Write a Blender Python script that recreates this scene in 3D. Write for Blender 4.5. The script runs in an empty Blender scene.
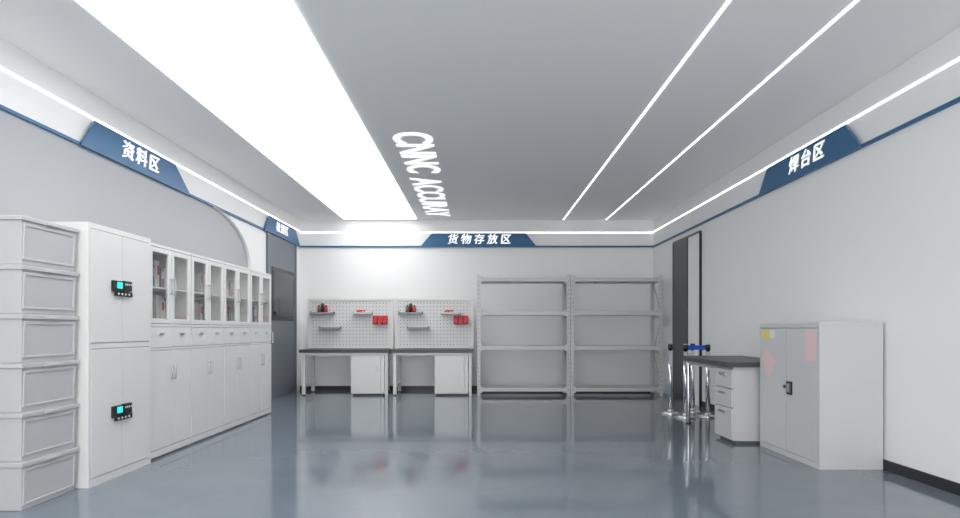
import bpy, bmesh, math, random
from mathutils import Vector, Matrix
random.seed(4)
S = bpy.context.scene
S.view_settings.view_transform = 'Standard'
S.view_settings.look = 'None'

# ------------------------------------------------------------ materials
MATS = {}
def mat(name, col, rough=0.5, metal=0.0, emit=None, estr=0.0, noise=0.0, nscale=8.0, spec=0.5):
    m = bpy.data.materials.new(name); m.use_nodes = True
    nt = m.node_tree; b = nt.nodes['Principled BSDF']
    b.inputs['Base Color'].default_value = (*col, 1)
    b.inputs['Roughness'].default_value = rough
    b.inputs['Metallic'].default_value = metal
    b.inputs['Specular IOR Level'].default_value = spec
    if emit:
        b.inputs['Emission Color'].default_value = (*emit, 1)
        b.inputs['Emission Strength'].default_value = estr
    tc = nt.nodes.new('ShaderNodeTexCoord')
    if noise > 0:
        n = nt.nodes.new('ShaderNodeTexNoise'); n.inputs['Scale'].default_value = nscale
        n.inputs['Detail'].default_value = 4
        nt.links.new(tc.outputs['Object'], n.inputs['Vector'])
        r = nt.nodes.new('ShaderNodeMapRange')
        r.inputs['To Min'].default_value = 1 - noise; r.inputs['To Max'].default_value = 1 + noise
        nt.links.new(n.outputs['Fac'], r.inputs['Value'])
        mx = nt.nodes.new('ShaderNodeVectorMath'); mx.operation = 'SCALE'
        mx.inputs[0].default_value = col
        nt.links.new(r.outputs['Result'], mx.inputs['Scale'])
        nt.links.new(mx.outputs[0], b.inputs['Base Color'])
    MATS[name] = m
    return m

mat('wall_white', (0.90, 0.90, 0.895), 0.7, noise=0.01, nscale=3)
mat('wall_grey', (0.42, 0.435, 0.46), 0.7, noise=0.01, nscale=3)
mat('ceiling_paint', (0.88, 0.875, 0.875), 0.8, noise=0.01, nscale=2)
mat('baseboard_black', (0.02, 0.02, 0.022), 0.4)
mat('powder_white', (0.74, 0.74, 0.73), 0.35, noise=0.01, nscale=20)
mat('powder_grey', (0.60, 0.605, 0.605), 0.35, noise=0.01, nscale=20)
mat('cab_inside', (0.8, 0.8, 0.8), 0.5)
mat('plastic_grey', (0.50, 0.51, 0.52), 0.45, noise=0.02, nscale=15)
mat('seam_dark', (0.12, 0.12, 0.12), 0.6)
mat('black_plastic', (0.012, 0.012, 0.013), 0.3)
mat('desk_top', (0.06, 0.062, 0.068), 0.4, noise=0.1, nscale=40)
mat('chrome', (0.75, 0.76, 0.77), 0.15, 1.0)
mat('steel', (0.55, 0.56, 0.57), 0.3, 1.0)
mat('blue_sign', (0.016, 0.12, 0.27), 0.4)
mat('blue_belt', (0.01, 0.10, 0.62), 0.4)
mat('text_white', (0.85, 0.85, 0.85), 0.4, emit=(1, 1, 1), estr=0.3)
mat('text_ceiling', (0.9, 0.9, 0.9), 0.4, emit=(1, 1, 1), estr=0.7)
mat('light_panel', (0.9, 0.9, 0.9), 0.5, emit=(1, 1, 1), estr=3.3)
mat('led', (0.9, 0.9, 0.9), 0.5, emit=(1, 1, 1), estr=3.0)
mat('lcd_cyan', (0.0, 0.4, 0.4), 0.3, emit=(0.08, 0.85, 0.80), estr=0.8)
mat('door_grey', (0.16, 0.18, 0.21), 0.4, noise=0.03)
mat('door_dark', (0.06, 0.063, 0.07), 0.35)
mat('dark_glass', (0.02, 0.023, 0.028), 0.05)
mat('red', (0.65, 0.03, 0.05), 0.4)
mat('pink', (0.80, 0.58, 0.60), 0.5)
mat('yellow', (0.80, 0.66, 0.20), 0.5)
mat('amber', (0.25, 0.10, 0.04), 0.3)
mat('paper', (0.78, 0.78, 0.76), 0.7)
mat('blue_file', (0.15, 0.25, 0.42), 0.5)
mat('grey_file', (0.30, 0.31, 0.33), 0.5)
mat('peg_white', (0.70, 0.70, 0.70), 0.4)

m = bpy.data.materials.new('glass_pane'); m.use_nodes = True
nt = m.node_tree; nt.nodes.clear()
o = nt.nodes.new('ShaderNodeOutputMaterial'); t = nt.nodes.new('ShaderNodeBsdfTransparent')
t.inputs[0].default_value = (0.93, 0.94, 0.94, 1)
g = nt.nodes.new('ShaderNodeBsdfGlossy'); g.inputs['Roughness'].default_value = 0.03
lw = nt.nodes.new('ShaderNodeLayerWeight'); lw.inputs['Blend'].default_value = 0.5
pw_ = nt.nodes.new('ShaderNodeMath'); pw_.operation = 'POWER'; pw_.inputs[1].default_value = 4.0
ma = nt.nodes.new('ShaderNodeMath'); ma.operation = 'MULTIPLY_ADD'; ma.inputs[1].default_value = 0.8; ma.inputs[2].default_value = 0.05
mx = nt.nodes.new('ShaderNodeMixShader')
nt.links.new(lw.outputs['Facing'], pw_.inputs[0]); nt.links.new(pw_.outputs[0], ma.inputs[0])
nt.links.new(ma.outputs[0], mx.inputs[0]); nt.links.new(t.outputs[0], mx.inputs[1]); nt.links.new(g.outputs[0], mx.inputs[2])
nt.links.new(mx.outputs[0], o.inputs[0]); MATS['glass'] = m

# floor epoxy
m = mat('floor_epoxy', (0.20, 0.235, 0.275), 0.12, spec=0.8)
nt = m.node_tree; b = nt.nodes['Principled BSDF']
tc = nt.nodes.new('ShaderNodeTexCoord')
n1 = nt.nodes.new('ShaderNodeTexNoise'); n1.inputs['Scale'].default_value = 1.3; n1.inputs['Detail'].default_value = 8
n1.inputs['Roughness'].default_value = 0.65; n1.inputs['Distortion'].default_value = 0.6
nt.links.new(tc.outputs['Object'], n1.inputs['Vector'])
cr = nt.nodes.new('ShaderNodeValToRGB')
cr.color_ramp.elements[0].position = 0.3; cr.color_ramp.elements[0].color = (0.150, 0.186, 0.222, 1)
cr.color_ramp.elements[1].position = 0.75; cr.color_ramp.elements[1].color = (0.185, 0.222, 0.262, 1)
nt.links.new(n1.outputs['Fac'], cr.inputs[0]); nt.links.new(cr.outputs[0], b.inputs['Base Color'])
mr = nt.nodes.new('ShaderNodeMapRange'); mr.inputs['To Min'].default_value = 0.05; mr.inputs['To Max'].default_value = 0.13
nt.links.new(n1.outputs['Fac'], mr.inputs['Value']); nt.links.new(mr.outputs['Result'], b.inputs['Roughness'])
n2 = nt.nodes.new('ShaderNodeTexNoise'); n2.inputs['Scale'].default_value = 5; n2.inputs['Detail'].default_value = 3
nt.links.new(tc.outputs['Object'], n2.inputs['Vector'])
bp = nt.nodes.new('ShaderNodeBump'); bp.inputs['Strength'].default_value = 0.025; bp.inputs['Distance'].default_value = 0.02
nt.links.new(n2.outputs['Fac'], bp.inputs['Height']); nt.links.new(bp.outputs['Normal'], b.inputs['Normal'])

# ------------------------------------------------------------ mesh builder
class B:
    def __init__(s):
        s.bm = bmesh.new(); s.mats = []
    def mi(s, m):
        if m not in s.mats: s.mats.append(m)
        return s.mats.index(m)
    def hexa(s, pts, m):
        v = [s.bm.verts.new(p) for p in pts]
        k = s.mi(m)
        for q in ((3,2,1,0),(4,5,6,7),(0,1,5,4),(1,2,6,5),(2,3,7,6),(3,0,4,7)):
            f = s.bm.faces.new([v[i] for i in q]); f.material_index = k
    def box(s, x0, x1, y0, y1, z0, z1, m):
        s.hexa([(x0,y0,z0),(x1,y0,z0),(x1,y1,z0),(x0,y1,z0),(x0,y0,z1),(x1,y0,z1),(x1,y1,z1),(x0,y1,z1)], m)
    def quad(s, pts, m):
        k = s.mi(m); f = s.bm.faces.new([s.bm.verts.new(p) for p in pts]); f.material_index = k
    def frustum(s, a, b, z0, z1, m):
        s.hexa([(a[0],a[2],z0),(a[1],a[2],z0),(a[1],a[3],z0),(a[0],a[3],z0),(b[0],b[2],z1),(b[1],b[2],z1),(b[1],b[3],z1),(b[0],b[3],z1)], m)
    def prism(s, pts, d, m):
        k = s.mi(m); d = Vector(d)
        a = [s.bm.verts.new(p) for p in pts]; b = [s.bm.verts.new(Vector(p)+d) for p in pts]
        fs = [s.bm.faces.new(a), s.bm.faces.new(list(reversed(b)))]
        n = len(pts)
        for i in range(n):
            fs.append(s.bm.faces.new([a[i], b[i], b[(i+1)%n], a[(i+1)%n]]))
        for f in fs: f.material_index = k
    def tube(s, p0, p1, r0, r1, m, seg=20):
        p0 = Vector(p0); p1 = Vector(p1); ax = (p1-p0).normalized()
        u = ax.orthogonal().normalized(); w = ax.cross(u); k = s.mi(m)
        A = []; C = []
        for i in range(seg):
            a = 2*math.pi*i/seg; dv = u*math.cos(a)+w*math.sin(a)
            A.append(s.bm.verts.new(p0+dv*r0)); C.append(s.bm.verts.new(p1+dv*r1))
        f = s.bm.faces.new(list(reversed(A))); f.material_index = k
        f = s.bm.faces.new(C); f.material_index = k
        for i in range(seg):
            f = s.bm.faces.new([A[i], A[(i+1)%seg], C[(i+1)%seg], C[i]]); f.material_index = k; f.smooth = True
    def bar(s, p0, p1, w, m):
        s.tube(p0, p1, w, w, m, 6)
    def finish(s, name, bevel=0.0):
        bmesh.ops.recalc_face_normals(s.bm, faces=s.bm.faces)
        xs = [v.co.x for v in s.bm.verts]; ys = [v.co.y for v in s.bm.verts]; zs = [v.co.z for v in s.bm.verts]
        c = Vector(((min(xs)+max(xs))/2, (min(ys)+max(ys))/2, min(zs)))
        for v in s.bm.verts: v.co -= c
        me = bpy.data.meshes.new(name); s.bm.to_mesh(me); s.bm.free()
        for m in s.mats: me.materials.append(MATS[m])
        ob = bpy.data.objects.new(name, me); ob.location = c
        S.collection.objects.link(ob)
        if bevel > 0:
            md = ob.modifiers.new('bevel', 'BEVEL'); md.width = bevel; md.segments = 2; md.limit_method = 'ANGLE'; md.angle_limit = math.radians(50)
        return ob

def text(name, body, size, pos, right, up, matname, parent=None, offset=0.0, sx=1.0, ext=0.004, spacing=1.0, shear=0.0):
    cu = bpy.data.curves.new(name, 'FONT'); cu.body = body; cu.size = size; cu.extrude = ext
    cu.align_x = 'CENTER'; cu.align_y = 'CENTER'; cu.offset = offset; cu.space_character = spacing; cu.shear = shear
    cu.materials.append(MATS[matname])
    ob = bpy.data.objects.new(name, cu); S.collection.objects.link(ob)
    r = Vector(right).normalized(); u = Vector(up).normalized(); n = r.cross(u)
    M = Matrix(((r.x*sx,u.x,n.x,pos[0]),(r.y*sx,u.y,n.y,pos[1]),(r.z*sx,u.z,n.z,pos[2]),(0,0,0,1)))
    if parent:
        bpy.context.view_layer.update()
        ob.parent = parent; ob.matrix_parent_inverse = parent.matrix_world.inverted()
    ob.matrix_basis = M
    return ob

# ------------------------------------------------------------ room
EYE = 1.17
XL, XR = -3.51, 3.393
YB = 12.29
YF = -1.6
ZC = 3.315; ZS = 2.788

w = B(); w.box(-3.8, 3.7, YF-0.2, YB+0.2, -0.1, 0, 'floor_epoxy'); w.finish('floor')
w = B(); w.box(-3.8, 3.7, YF-0.2, YB+0.2, ZC, ZC+0.1, 'ceiling_paint'); w.finish('ceiling')
w = B(); w.box(XL, XR, YB, YB+0.2, 0, ZC, 'wall_white'); w.finish('wall_back')
w = B(); w.box(XR, 3.7, YF, YB, 0, ZC, 'wall_white'); w.finish('wall_right')
w = B(); w.box(-3.8, XL, YF, YB, 0, ZC, 'wall_white'); w.finish('wall_left')
# front wall (behind the camera): unseen window opening, added to let in soft fill light
w = B()
w.box(XL, XR, YF-0.2, YF, 0, 0.06, 'wall_white'); w.box(XL, XR, YF-0.2, YF, 3.27, ZC, 'wall_white')
w.box(XL, XL+0.08, YF-0.2, YF, 0.06, 3.27, 'wall_white'); w.box(XR-0.08, XR, YF-0.2, YF, 0.06, 3.27, 'wall_white')
w.finish('wall_front')
w = B()
for i in range(5):
    x = XL+0.08+(XR-XL-0.16-0.05)*i/4
    w.box(x, x+0.05, YF-0.13, YF-0.07, 0.06, 3.27, 'powder_white')
w.box(XL+0.08, XR-0.08, YF-0.13, YF-0.07, 0.06, 0.11, 'powder_white'); w.box(XL+0.08, XR-0.08, YF-0.13, YF-0.07, 3.22, 3.27, 'powder_white')
w.finish('added_fill_window')

# grey arch-ended wall panel with raised white edge, on left wall
AYE, AZT, ry, rz = 9.50, ZS-0.0, 1.45, 0.66
w = B()
pts = [(XL, YF+0.3, 0.1), (XL, AYE, 0.1)]
N = 24
outer = []
for i in range(N+1):
    a = math.pi/2*i/N
    outer.append((AYE-ry+ry*math.cos(a), AZT-rz+rz*math.sin(a)))
for (y, z) in outer: pts.append((XL, y, z))
pts.append((XL, YF+0.3, AZT))
w.prism(pts, (0.008, 0, 0), 'wall_grey'); w.finish('trim_1')
w = B()
tk = 0.07
path = [(AYE, 0.1)] + outer
path2 = [(AYE+tk, 0.1)] + [(AYE-ry+(ry+tk)*math.cos(math.pi/2*i/N), AZT-rz+(rz+0.0)*math.sin(math.pi/2*i/N)) for i in range(N+1)]
for i in range(len(path)-1):
    a, b_, c, d = path[i], path2[i], path2[i+1], path[i+1]
    w.hexa([(XL,a[0],a[1]),(XL,b_[0],b_[1]),(XL,c[0],c[1]),(XL,d[0],d[1]),
            (XL+0.05,a[0],a[1]),(XL+0.05,b_[0],b_[1]),(XL+0.05,c[0],c[1]),(XL+0.05,d[0],d[1])], 'wall_white')
w.finish('trim_2')

# blue edge trim
bt = 0.03
w = B(); w.box(XL, XL+bt, YF, YB, ZS-0.006, ZS+0.020, 'blue_sign'); w.finish('trim_4')
w = B(); w.box(XR-bt, XR, YF, YB, ZS-0.006, ZS+0.020, 'blue_sign'); w.finish('trim_5')
w = B(); w.box(XL+bt, XR-bt, YB-bt, YB, ZS-0.008, ZS+0.022, 'blue_sign'); w.finish('trim_6')
# baseboards
w = B(); w.box(XR-0.012, XR, YF, 9.6, 0, 0.085, 'baseboard_black'); w.finish('baseboard_right')
w = B(); w.box(XL, XR-0.014, YB-0.012, YB, 0, 0.08, 'baseboard_black'); w.finish('baseboard_back')

# glowing LED strips along the left, right and back walls
hz = 1.64*1.17+EYE
w = B(); w.box(XL, XL+0.006, YF, YB-0.02, hz-0.008, hz+0.008, 'led'); w.finish('wall_led_strip_left')
w = B(); w.box(XR-0.006, XR, YF, YB-0.02, hz-0.008, hz+0.008, 'led'); w.finish('wall_led_strip_right')
w = B(); w.box(XL+0.02, XR-0.02, YB-0.006, YB, hz-0.029, hz-0.011, 'led'); w.finish('wall_led_strip_back')
for x in (1.385*1.17, 2.095*1.17):
    w = B(); w.box(x-0.010, x+0.010, YF+0.1, YB-0.05, ZC-0.006, ZC, 'led'); w.finish('ceiling_led_strip')
w = B(); w.box(-2.24*1.17, -1.045*1.17, YF+0.1, YB-0.16, ZC-0.012, ZC, 'light_panel')
w.finish('ceiling_light_panel')

# ceiling lettering
ct = text('ceiling_lettering', 'CNNC', 0.60, (-0.775, 7.70, ZC-0.006), (0,1,0), (1,0,0), 'text_ceiling', offset=0.014, sx=0.99, ext=0.005)
text('lettering_part', 'ACCURAY', 0.60, (-0.80, 10.35, ZC-0.006), (0,1,0), (1,0,0), 'text_ceiling', parent=ct, offset=0.012, sx=1.03, ext=0.005, spacing=1.02)

# signs
def sign(pts, d, body, size, pos, right, sx=1.0, spacing=1.15):
    w = B(); w.prism(pts, d, 'blue_sign'); o = w.finish('area_sign', 0.0)
    r = Vector(right)
    for k in (-0.008, -0.003, 0.003, 0.008):
        p = Vector(pos)+r*k+Vector((0,0,k*0.5))
        text('sign_text', body, size, p, right, (0,0,1), 'text_white', parent=o, offset=0.0, sx=sx, spacing=spacing, shear=0.12)
z0 = ZS-0.008; z1 = z0+0.275
zt = (z0+z1)/2+0.005
K = 1.17
sign([(XL+0.031,4.68*K,z0),(XL+0.031,6.45*K,z0),(XL+0.031,6.12*K,z1),(XL+0.031,4.85*K,z1)], (0.015,0,0), '资料区', 0.185, (XL+0.052,5.50*K,zt), (0,1,0), 1.15, 1.3)
sign([(XL+0.031,8.67*K,z0),(XL+0.031,10.38*K,z0),(XL+0.031,10.12*K,z1),(XL+0.031,8.87*K,z1)], (0.015,0,0), '检测区', 0.18, (XL+0.052,9.42*K,zt), (0,1,0), 1.15, 1.2)
sign([(XR-0.031,4.73*K,z0),(XR-0.031,6.48*K,z0),(XR-0.031,6.28*K,z1),(XR-0.031,4.94*K,z1)], (-0.015,0,0), '焊台区', 0.185, (XR-0.052,5.53*K,zt), (0,-1,0), 1.15, 1.3)
sign([(-1.0*K,YB-0.031,z0),(0.95*K,YB-0.031,z0),(0.76*K,YB-0.031,z1),(-0.80*K,YB-0.031,z1)], (0,-0.015,0), '货物存放区', 0.205, (-0.02,YB-0.052,zt), (1,0,0), 1.0, 1.5)

# doors
w = B()
x = XL+0.001
w.box(x, x+0.02, 10.33, 11.95, 0.0, ZS-0.01, 'door_grey')
w.box(x+0.02, x+0.035, 10.33, 10.40, 0, ZS-0.01, 'door_grey'); w.box(x+0.02, x+0.035, 11.88, 11.95, 0, ZS-0.01, 'door_grey')
w.box(x+0.02, x+0.032, 10.55, 11.80, 1.34, 2.24, 'black_plastic')
w.box(x+0.032, x+0.036, 10.62, 11.73, 1.41, 2.17, 'dark_glass')
w.box(x+0.02, x+0.06, 10.48, 10.51, 0.95, 1.13, 'chrome')
w.finish('door_1', 0.003)
w = B()
x = XR-0.001
DH = 2.66
w.box(x-0.05, x, 10.18, 10.88, 0, DH, 'door_dark')
w.box(x-0.055, x, 10.88, 10.93, 0, DH, 'door_dark')
w.box(x-0.03, x, 9.67, 10.18, 0, DH, 'wall_white')
w.box(x-0.032, x, 9.63, 9.67, 0, DH, 'black_plastic')
w.box(x-0.05, x, 9.63, 10.93, DH, DH+0.03, 'door_dark')
w.finish('door_2', 0.003)

# ------------------------------------------------------------ storage boxes (stack)
def sbox(z):
    h = 0.319
    xf, xb, ya, yb = -2.94, -3.48, 4.045, 4.625
    w = B()
    P = 'plastic_grey'
    ins = 0.022
    w.frustum((xb+ins, xf-ins, ya+ins, yb-ins), (xb+0.012, xf-0.012, ya+0.012, yb-0.012), z+0.0, z+h-0.035, P)
    w.box(xb, xf, ya, yb, z+h-0.035, z+h-0.008, P)
    w.box(xb+0.02, xf-0.02, ya+0.02, yb-0.02, z+h-0.008, z+h-0.001, P)
    def xat(zz): return xf-ins+(ins-0.012)*(zz-z)/(h-0.035)
    def fr(y0, y1, za, zb_, t=0.006):
        w.hexa([(xat(za)-0.005,y0,za),(xat(za)+t,y0,za),(xat(za)+t,y1,za),(xat(za)-0.005,y1,za),
                (xat(zb_)-0.005,y0,zb_),(xat(zb_)+t,y0,zb_),(xat(zb_)+t,y1,zb_),(xat(zb_)-0.005,y1,zb_)], P)
    fr(ya+0.03, ya+0.05, z+0.03, z+h-0.05); fr(yb-0.05, yb-0.03, z+0.03, z+h-0.05)
    fr(ya+0.05, yb-0.05, z+0.03, z+0.045)
    fr(ya+0.05, yb-0.05, z+h-0.07, z+h-0.05)
    w.box(xf-0.01, xf+0.008, (ya+yb)/2-0.07, (ya+yb)/2+0.07, z+h-0.035, z+h-0.018, P)
    w.finish('storage_box', 0.003)
for i in range(6): sbox(0.001+i*0.319)

# ------------------------------------------------------------ locker
w = B(); P = 'powder_white'
x0, xf, ya, yb, H = -3.49, -2.89, 4.65, 5.53, 1.97
w.box(x0, xf-0.018, ya, yb, 0.0, H, P)
for (a, b_) in ((ya, ya+0.03), (yb-0.03, yb)):
    w.box(xf-0.018, xf, a, b_, 0, H, P)
for (a, b_) in ((0, 0.06), (1.03, 1.07), (H-0.04, H)):
    w.box(xf-0.018, xf, ya+0.03, yb-0.03, a, b_, P)
ym = (ya+yb)/2
for (a, b_) in ((0.065, 1.025), (1.075, H-0.045)):
    w.box(xf-0.017, xf+0.004, ya+0.035, ym-0.003, a, b_, P)
    w.box(xf-0.017, xf+0.004, ym+0.003, yb-0.035, a, b_, P)
for zc in (1.505, 0.515):
    w.box(xf+0.004, xf+0.022, ym-0.16, ym-0.02, zc-0.035, zc+0.055, 'black_plastic')
    w.box(xf+0.022, xf+0.025, ym-0.11, ym-0.035, zc-0.005, zc+0.045, 'lcd_cyan')
    w.box(xf+0.004, xf+0.03, ym-0.02, ym+0.09, zc-0.02, zc+0.06, 'black_plastic')
    w.box(xf+0.004, xf+0.022, ym-0.12, ym+0.11, zc-0.065, zc-0.025, 'black_plastic')
    for k in range(4):
        w.box(xf+0.03, xf+0.032, ym-0.01+0.026*k, ym+0.004+0.026*k, zc+0.025, zc+0.04, 'paper')
        w.box(xf+0.022, xf+0.024, ym-0.10+0.05*k, ym-0.08+0.05*k, zc-0.055, zc-0.04, 'paper')
w.finish('storage_locker', 0.003)

# ------------------------------------------------------------ bookcases
def bookcase(y0):
    w = B(); P = 'powder_white'
    xb, xf = -3.39, -2.93; W = 0.812; y1 = y0+W; H = 1.95; t = 0.02
    w.box(xb, xf-0.02, y0, y0+t, 0, H, P); w.box(xb, xf-0.02, y1-t, y1, 0, H, P)
    w.box(xb, xb+0.01, y0+t, y1-t, 0, H, 'cab_inside')
    w.box(xb+0.01, xf-0.02, y0+t, y1-t, H-t, H, P)
    w.box(xb+0.01, xf-0.022, y0+t, y1-t, 1.55, 1.565, P)
    w.box(xb+0.01, xf-0.022, y0+t, y1-t, 0.02, 1.245, P)
    w.box(xb+0.05, xf-0.04, y0+0.01, y1-0.01, 0.0, 0.05, P)
    w.box(xf-0.02, xf, y0, y1, H-0.025, H, P); w.box(xf-0.02, xf, y0, y1, 1.20, 1.225, P)
    w.box(xf-0.02, xf, y0, y1, 0.985, 1.005, P); w.box(xf-0.02, xf, y0, y1, 0.02, 0.08, P)
    ym = (y0+y1)/2
    for (a, b_, hs) in ((y0+0.006, ym-0.003, -1), (ym+0.003, y1-0.006, 1)):
        za, zb = 1.23, H-0.03; fw = 0.055
        w.box(xf-0.02, xf+0.002, a, a+fw, za, zb, P); w.box(xf-0.02, xf+0.002, b_-fw, b_, za, zb, P)
        w.box(xf-0.02, xf+0.002, a+fw, b_-fw, za, za+fw*0.8, P); w.box(xf-0.02, xf+0.002, a+fw, b_-fw, zb-fw*0.8, zb, P)
        gx = xf-0.01
        w.quad([(gx,a+fw,za+fw*0.8),(gx,b_-fw,za+fw*0.8),(gx,b_-fw,zb-fw*0.8),(gx,a+fw,zb-fw*0.8)], 'glass')
        w.box(xf-0.02, xf+0.002, a, b_, 1.01, 1.195, P)
        c = (a+b_)/2
        w.box(xf+0.002, xf+0.012, c-0.045, c+0.045, 1.125, 1.145, 'steel')
        w.box(xf-0.02, xf+0.002, a, b_, 0.085, 0.98, P)
        hy = ym-0.035 if hs < 0 else ym+0.035
        for (h0, h1) in ((0.70, 0.84), (1.50, 1.66)):
            w.tube((xf+0.025, hy, h0), (xf+0.025, hy, h1), 0.006, 0.006, 'steel', 8)
            w.box(xf+0.002, xf+0.027, hy-0.005, hy+0.005, h0+0.005, h0+0.015, 'steel')
            w.box(xf+0.002, xf+0.027, hy-0.005, hy+0.005, h1-0.015, h1-0.005, 'steel')
    w.finish('bookcase', 0.002)
    w = B()
    for zb in (1.247, 1.567):
        y = y0+0.05
        while y < y1-0.10:
            th = random.choice((0.03, 0.045, 0.06)); h = random.uniform(0.20, 0.27)
            if random.random() < 0.62:
                mm = random.choice(['paper', 'paper', 'paper', 'grey_file', 'paper', 'blue_file', 'pink', 'paper', 'cab_inside'])
                w.box(-3.33, -3.09, y, y+th-0.003, zb, zb+h, mm)
                w.box(-3.09, -3.088, y+0.006, y+th-0.009, zb+h*0.5, zb+h*0.85, 'red' if random.random() < 0.3 else 'paper')
            y += th
    w.finish('file_binders', 0.002)
for i in range(4): bookcase(5.575+i*0.82)

# ------------------------------------------------------------ back workbenches
def bench(x0, x1):
    w = B(); P = 'powder_white'
    ya, yb = 11.2, 11.95
    T = 0.82
    w.box(x0, x1, ya, yb, T-0.055, T, 'desk_top')
    w.box(x0+0.04, x1-0.04, ya+0.03, ya+0.06, T-0.10, T-0.055, P)
    w.box(x0+0.04, x1-0.04, yb-0.06, yb-0.03, T-0.10, T-0.055, P)
    for y in (ya+0.04, yb-0.09):
        w.box(x0+0.04, x0+0.10, y, y+0.06, 0.02, T-0.055, P)
        w.box(x0+0.045, x0+0.095, y+0.005, y+0.055, 0, 0.02, 'seam_dark')
    w.box(x0+0.05, x0+0.09, ya+0.10, yb-0.09, 0.14, 0.18, P)
    w.box(x0+0.05, x0+0.09, ya+0.10, yb-0.09, 0.70, 0.74, P)
    pa, pb = x1-0.70, x1-0.10
    w.box(pa, pb, ya+0.05, yb-0.03, 0.03, T-0.055, P)
    w.box(pa+0.03, pb-0.03, ya+0.08, yb-0.05, 0.0, 0.03, 'seam_dark')
    w.box(pa+0.008, pb-0.068, ya+0.03, ya+0.052, 0.04, 0.70, P)
    w.box(pb-0.060, pb-0.004, ya+0.035, ya+0.052, 0.04, 0.70, P)
    w.box(pb-0.13, pb-0.115, ya+0.018, ya+0.03, 0.42, 0.54, 'steel')
    w.box(x1-0.09, x1-0.04, ya+0.04, ya+0.09, 0, T-0.055, P)
    yp = 11.75
    for x in (x0+0.01, x1-0.06):
        w.box(x, x+0.05, yp-0.02, yp+0.02, T, 1.755, P)
    w.box(x0+0.06, x1-0.06, yp-0.003, yp+0.012, T+0.05, 1.715, 'peg_white')
    w.box(x0+0.06, x1-0.06, yp-0.02, yp+0.02, 1.715, 1.755, P)
    w.box(x0+0.06, x1-0.06, yp-0.02, yp+0.02, T+0.01, T+0.05, P)
    k = w.mi('seam_dark')
    nx = int((x1-x0-0.2)/0.062)
    for i in range(nx+1):
        for j in range(13):
            cx = x0+0.11+i*0.062; cz = 0.90+j*0.064
            vs = [w.bm.verts.new((cx+0.009*math.cos(a*math.pi/3), yp-0.0045, cz+0.009*math.sin(a*math.pi/3))) for a in range(6)]
            f = w.bm.faces.new(vs); f.material_index = k
    def shelf(xa, xb, z, m):
        w.box(xa, xb, yp-0.14, yp-0.004, z, z+0.012, m)
        w.box(xa, xb, yp-0.145, yp-0.14, z, z+0.035, m)
        w.box(xa, xa+0.006, yp-0.14, yp-0.004, z, z+0.05, m); w.box(xb-0.006, xb, yp-0.14, yp-0.004, z, z+0.05, m)
    SZ = 1.465
    shelf(x0+0.08, x0+0.52, SZ, 'grey_file')
    shelf(x0+0.24, x0+0.64, 1.19, 'grey_file')
    shelf(x0+0.86, x0+1.22, SZ, 'powder_grey')
    w.finish('workbench', 0.002)
    w = B()
    for k, cx in enumerate((x0+0.24, x0+0.305, x0+0.37)):
        yy = yp-0.08; z = SZ+0.0125
        hh = (0.13, 0.17, 0.13)[k]
        w.tube((cx, yy, z), (cx, yy, z+hh), 0.03, 0.03, ('amber', 'black_plastic', 'red')[k], 14)
        w.tube((cx, yy, z+hh), (cx, yy, z+hh+0.02), 0.02, 0.012, 'black_plastic', 14)
        w.tube((cx, yy, z+hh+0.02), (cx, yy, z+hh+0.05), 0.02, 0.02, 'paper', 14)
    w.finish('reagent_bottles')
    w = B()
    xx = x0+0.93; z = SZ+0.0125
    w.box(xx, xx+0.11, yp-0.10, yp-0.05, z, z+0.05, 'red')
    w.box(xx+0.02, xx+0.17, yp-0.09, yp-0.06, z+0.05, z+0.065, 'red')
    w.box(xx+0.13, xx+0.16, yp-0.10, yp-0.05, z, z+0.05, 'grey_file')
    w.finish('tape_dispenser', 0.003)
    w = B()
    for k in range(3):
        a = x1-0.38+k*0.09; b_ = a+0.085; y = yp-0.006
        w.box(a, b_, y-0.12, y, 1.28, 1.29, 'red')
        w.box(a, b_, y-0.008, y, 1.28, 1.44, 'red')
        w.box(a, b_, y-0.12, y-0.112, 1.28, 1.37, 'red')
        for q in (a, b_-0.005):
            w.prism([(q,y,1.28),(q,y-0.12,1.28),(q,y-0.12,1.38),(q,y-0.06,1.43),(q,y,1.43)], (0.005,0,0), 'red')
    w.finish('parts_bin', 0.0)
bench(-3.22, -1.605)
bench(-1.59, -0.11)

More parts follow.
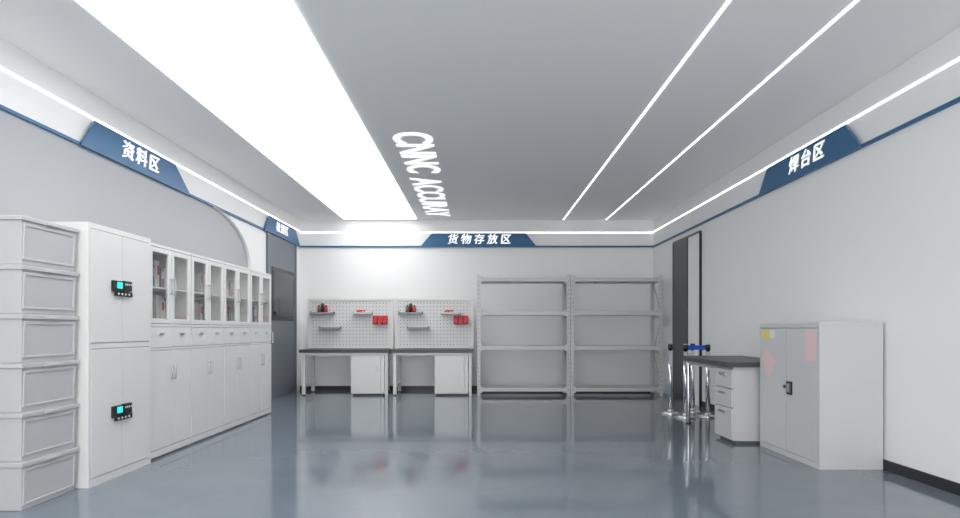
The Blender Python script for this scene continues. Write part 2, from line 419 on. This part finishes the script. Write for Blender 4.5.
# ------------------------------------------------------------ storage racks
def rack(x0, x1):
    w = B(); P = 'powder_grey'
    ya, yb, H = 11.2, 11.8, 2.15
    pw = 0.058
    for x in (x0, x1-pw):
        for y, s in ((ya, 1), (yb, -1)):
            w.box(x, x+pw, min(y, y+s*0.006), max(y, y+s*0.006), 0.008, H, P)
            w.box(x if x == x0 else x+pw-0.006, (x+0.006) if x == x0 else x+pw, min(y+s*0.006, y+s*0.05), max(y+s*0.006, y+s*0.05), 0.008, H, P)
            w.box(x-0.0, x+pw, min(y, y+s*0.06), max(y, y+s*0.06), 0, 0.008, P)
        k = w.mi('seam_dark')
        for j in range(26):
            z = 0.1+j*0.077
            vs = [w.bm.verts.new(p) for p in ((x+0.025,ya-0.001,z),(x+0.033,ya-0.001,z),(x+0.033,ya-0.001,z+0.025),(x+0.025,ya-0.001,z+0.025))]
            f = w.bm.faces.new(vs); f.material_index = k
        xs = x+0.012 if x == x0 else x+pw-0.012
        zs = [0.12, 0.76, 1.40, 2.04]
        for j in range(3):
            a, b_ = (ya+0.02, yb-0.02) if j % 2 == 0 else (yb-0.02, ya+0.02)
            w.bar((xs, a, zs[j]), (xs, b_, zs[j+1]), 0.011, P)
        for z in zs: w.bar((xs, ya+0.02, z), (xs, yb-0.02, z), 0.011, P)
    for z in (0.14, 0.885, 1.50, 2.10):
        w.box(x0+pw, x1-pw, ya+0.002, ya+0.035, z-0.065, z, P)
        w.box(x0+pw, x1-pw, yb-0.035, yb-0.002, z-0.065, z, P)
        w.box(x0+0.02, x1-0.02, ya+0.036, yb-0.036, z-0.03, z-0.004, P)
        for x in (x0+pw, x1-pw-0.035):
            w.box(x, x+0.035, ya-0.004, ya+0.002, z-0.09, z+0.03, P)
        for q in (0.33, 0.66):
            xx = x0+(x1-x0)*q
            w.box(xx-0.02, xx+0.02, ya+0.036, yb-0.036, z-0.055, z-0.031, P)
    w.finish('storage_rack', 0.0015)
rack(-0.05, 1.60)
rack(1.61, 3.25)

# ------------------------------------------------------------ right metal cabinet
w = B(); P = 'powder_grey'
xf, xb, ya, yb, H = 2.84, 3.375, 5.27, 6.39, 1.235
w.box(xf+0.02, xb, ya+0.004, yb-0.004, 0.0, H-0.02, P)
w.box(xf, xb, ya, yb, H-0.02, H, P)
w.box(xf, xf+0.02, ya, ya+0.025, 0, H-0.02, P); w.box(xf, xf+0.02, yb-0.025, yb, 0, H-0.02, P)
w.box(xf, xf+0.02, ya+0.025, yb-0.025, 0, 0.05, P)
w.box(xf, xf+0.02, ya+0.025, yb-0.025, H-0.045, H-0.02, P)
ym = 5.83
w.box(xf-0.004, xf+0.019, ya+0.03, ym-0.003, 0.055, H-0.05, P)
w.box(xf-0.004, xf+0.019, ym+0.003, yb-0.03, 0.055, H-0.05, P)
w.box(xf-0.018, xf-0.004, ym-0.11, ym-0.02, 0.58, 0.70, 'black_plastic')
w.box(xf-0.03, xf-0.018, ym-0.08, ym-0.055, 0.60, 0.68, 'steel')
w.box(xf-0.012, xf-0.004, ym+0.015, ym+0.05, 0.63, 0.66, 'black_plastic')
w.box(xf-0.006, xf-0.004, 6.17, 6.34, 1.08, 1.17, 'yellow')
w.box(xf-0.006, xf-0.004, 6.06, 6.16, 1.09, 1.17, 'paper')
c = (6.20, 0.84)
w.prism([(xf-0.006,c[0]-0.16,c[1]+0.03),(xf-0.006,c[0]+0.04,c[1]+0.17),(xf-0.006,c[0]+0.15,c[1]+0.02),(xf-0.006,c[0]-0.04,c[1]-0.15)], (0.002,0,0), 'pink')
w.box(xf-0.006, xf-0.004, 5.32, 5.50, 0.90, 1.17, 'pink')
w.finish('metal_cabinet', 0.003)

# ------------------------------------------------------------ right workbench
w = B(); P = 'powder_grey'
w.box(2.53, 3.37, 6.41, 8.1, 0.79, 0.84, 'desk_top')
w.box(2.60, 3.20, 6.46, 6.93, 0.03, 0.79, P)
w.box(2.63, 3.17, 6.49, 6.90, 0.0, 0.03, 'seam_dark')
for (a, b_) in ((0.04, 0.36), (0.37, 0.56), (0.57, 0.76)):
    w.box(2.58, 2.60, 6.465, 6.925, a, b_, P)
    w.box(2.565, 2.58, 6.60, 6.79, b_-0.06, b_-0.04, 'steel')
w.box(2.60, 3.30, 7.98, 8.01, 0.72, 0.79, P)
w.box(2.60, 2.63, 6.93, 7.98, 0.74, 0.79, P); w.box(3.27, 3.30, 6.93, 7.98, 0.74, 0.79, P)
for x in (2.60, 3.26):
    w.tube((x, 7.86, 0.02), (x, 7.86, 0.79), 0.026, 0.026, 'chrome'); w.tube((x, 7.86, 0.0), (x, 7.86, 0.02), 0.036, 0.032, 'black_plastic')
w.finish('workbench', 0.002)

# ------------------------------------------------------------ stanchions
def stan(x, y, belt_to=None):
    w = B()
    w.tube((x,y,0.0), (x,y,0.012), 0.15, 0.15, 'chrome', 36)
    w.tube((x,y,0.012), (x,y,0.035), 0.148, 0.06, 'chrome', 36)
    w.tube((x,y,0.035), (x,y,0.06), 0.045, 0.035, 'chrome', 24)
    w.tube((x,y,0.06), (x,y,0.90), 0.030, 0.030, 'chrome', 24)
    w.tube((x,y,0.90), (x,y,0.97), 0.034, 0.034, 'black_plastic', 24)
    w.tube((x,y,0.97), (x,y,0.985), 0.032, 0.026, 'steel', 24)
    if belt_to:
        a = Vector((x,y,0)); b_ = Vector((*belt_to,0)); d = (b_-a).normalized(); n = Vector((-d.y, d.x, 0))*0.003
        p = a+d*0.035; q = b_-d*0.035
        w.hexa([tuple(p+n+Vector((0,0,0.905))), tuple(p-n+Vector((0,0,0.905))), tuple(q-n+Vector((0,0,0.905))), tuple(q+n+Vector((0,0,0.905))),
                tuple(p+n+Vector((0,0,0.965))), tuple(p-n+Vector((0,0,0.965))), tuple(q-n+Vector((0,0,0.965))), tuple(q+n+Vector((0,0,0.965)))], 'blue_belt')
    w.finish('stanchion')
stan(2.66, 8.80); stan(2.74, 8.40, (3.06, 8.46)); stan(3.06, 8.46); stan(3.02, 8.95)

# ------------------------------------------------------------ world + camera
wd = bpy.data.worlds.new('world'); S.world = wd; wd.use_nodes = True
wd.node_tree.nodes['Background'].inputs[0].default_value = (1.0, 0.99, 0.98, 1)
wd.node_tree.nodes['Background'].inputs[1].default_value = 4.0
cam = bpy.data.cameras.new('camera'); co = bpy.data.objects.new('camera', cam); S.collection.objects.link(co)
cam.sensor_width = 36; cam.lens = 630/960*36; cam.shift_y = 71/960; cam.clip_start = 0.05
co.location = (0, 0, EYE); co.rotation_euler = (math.pi/2, 0, 0)
S.camera = co
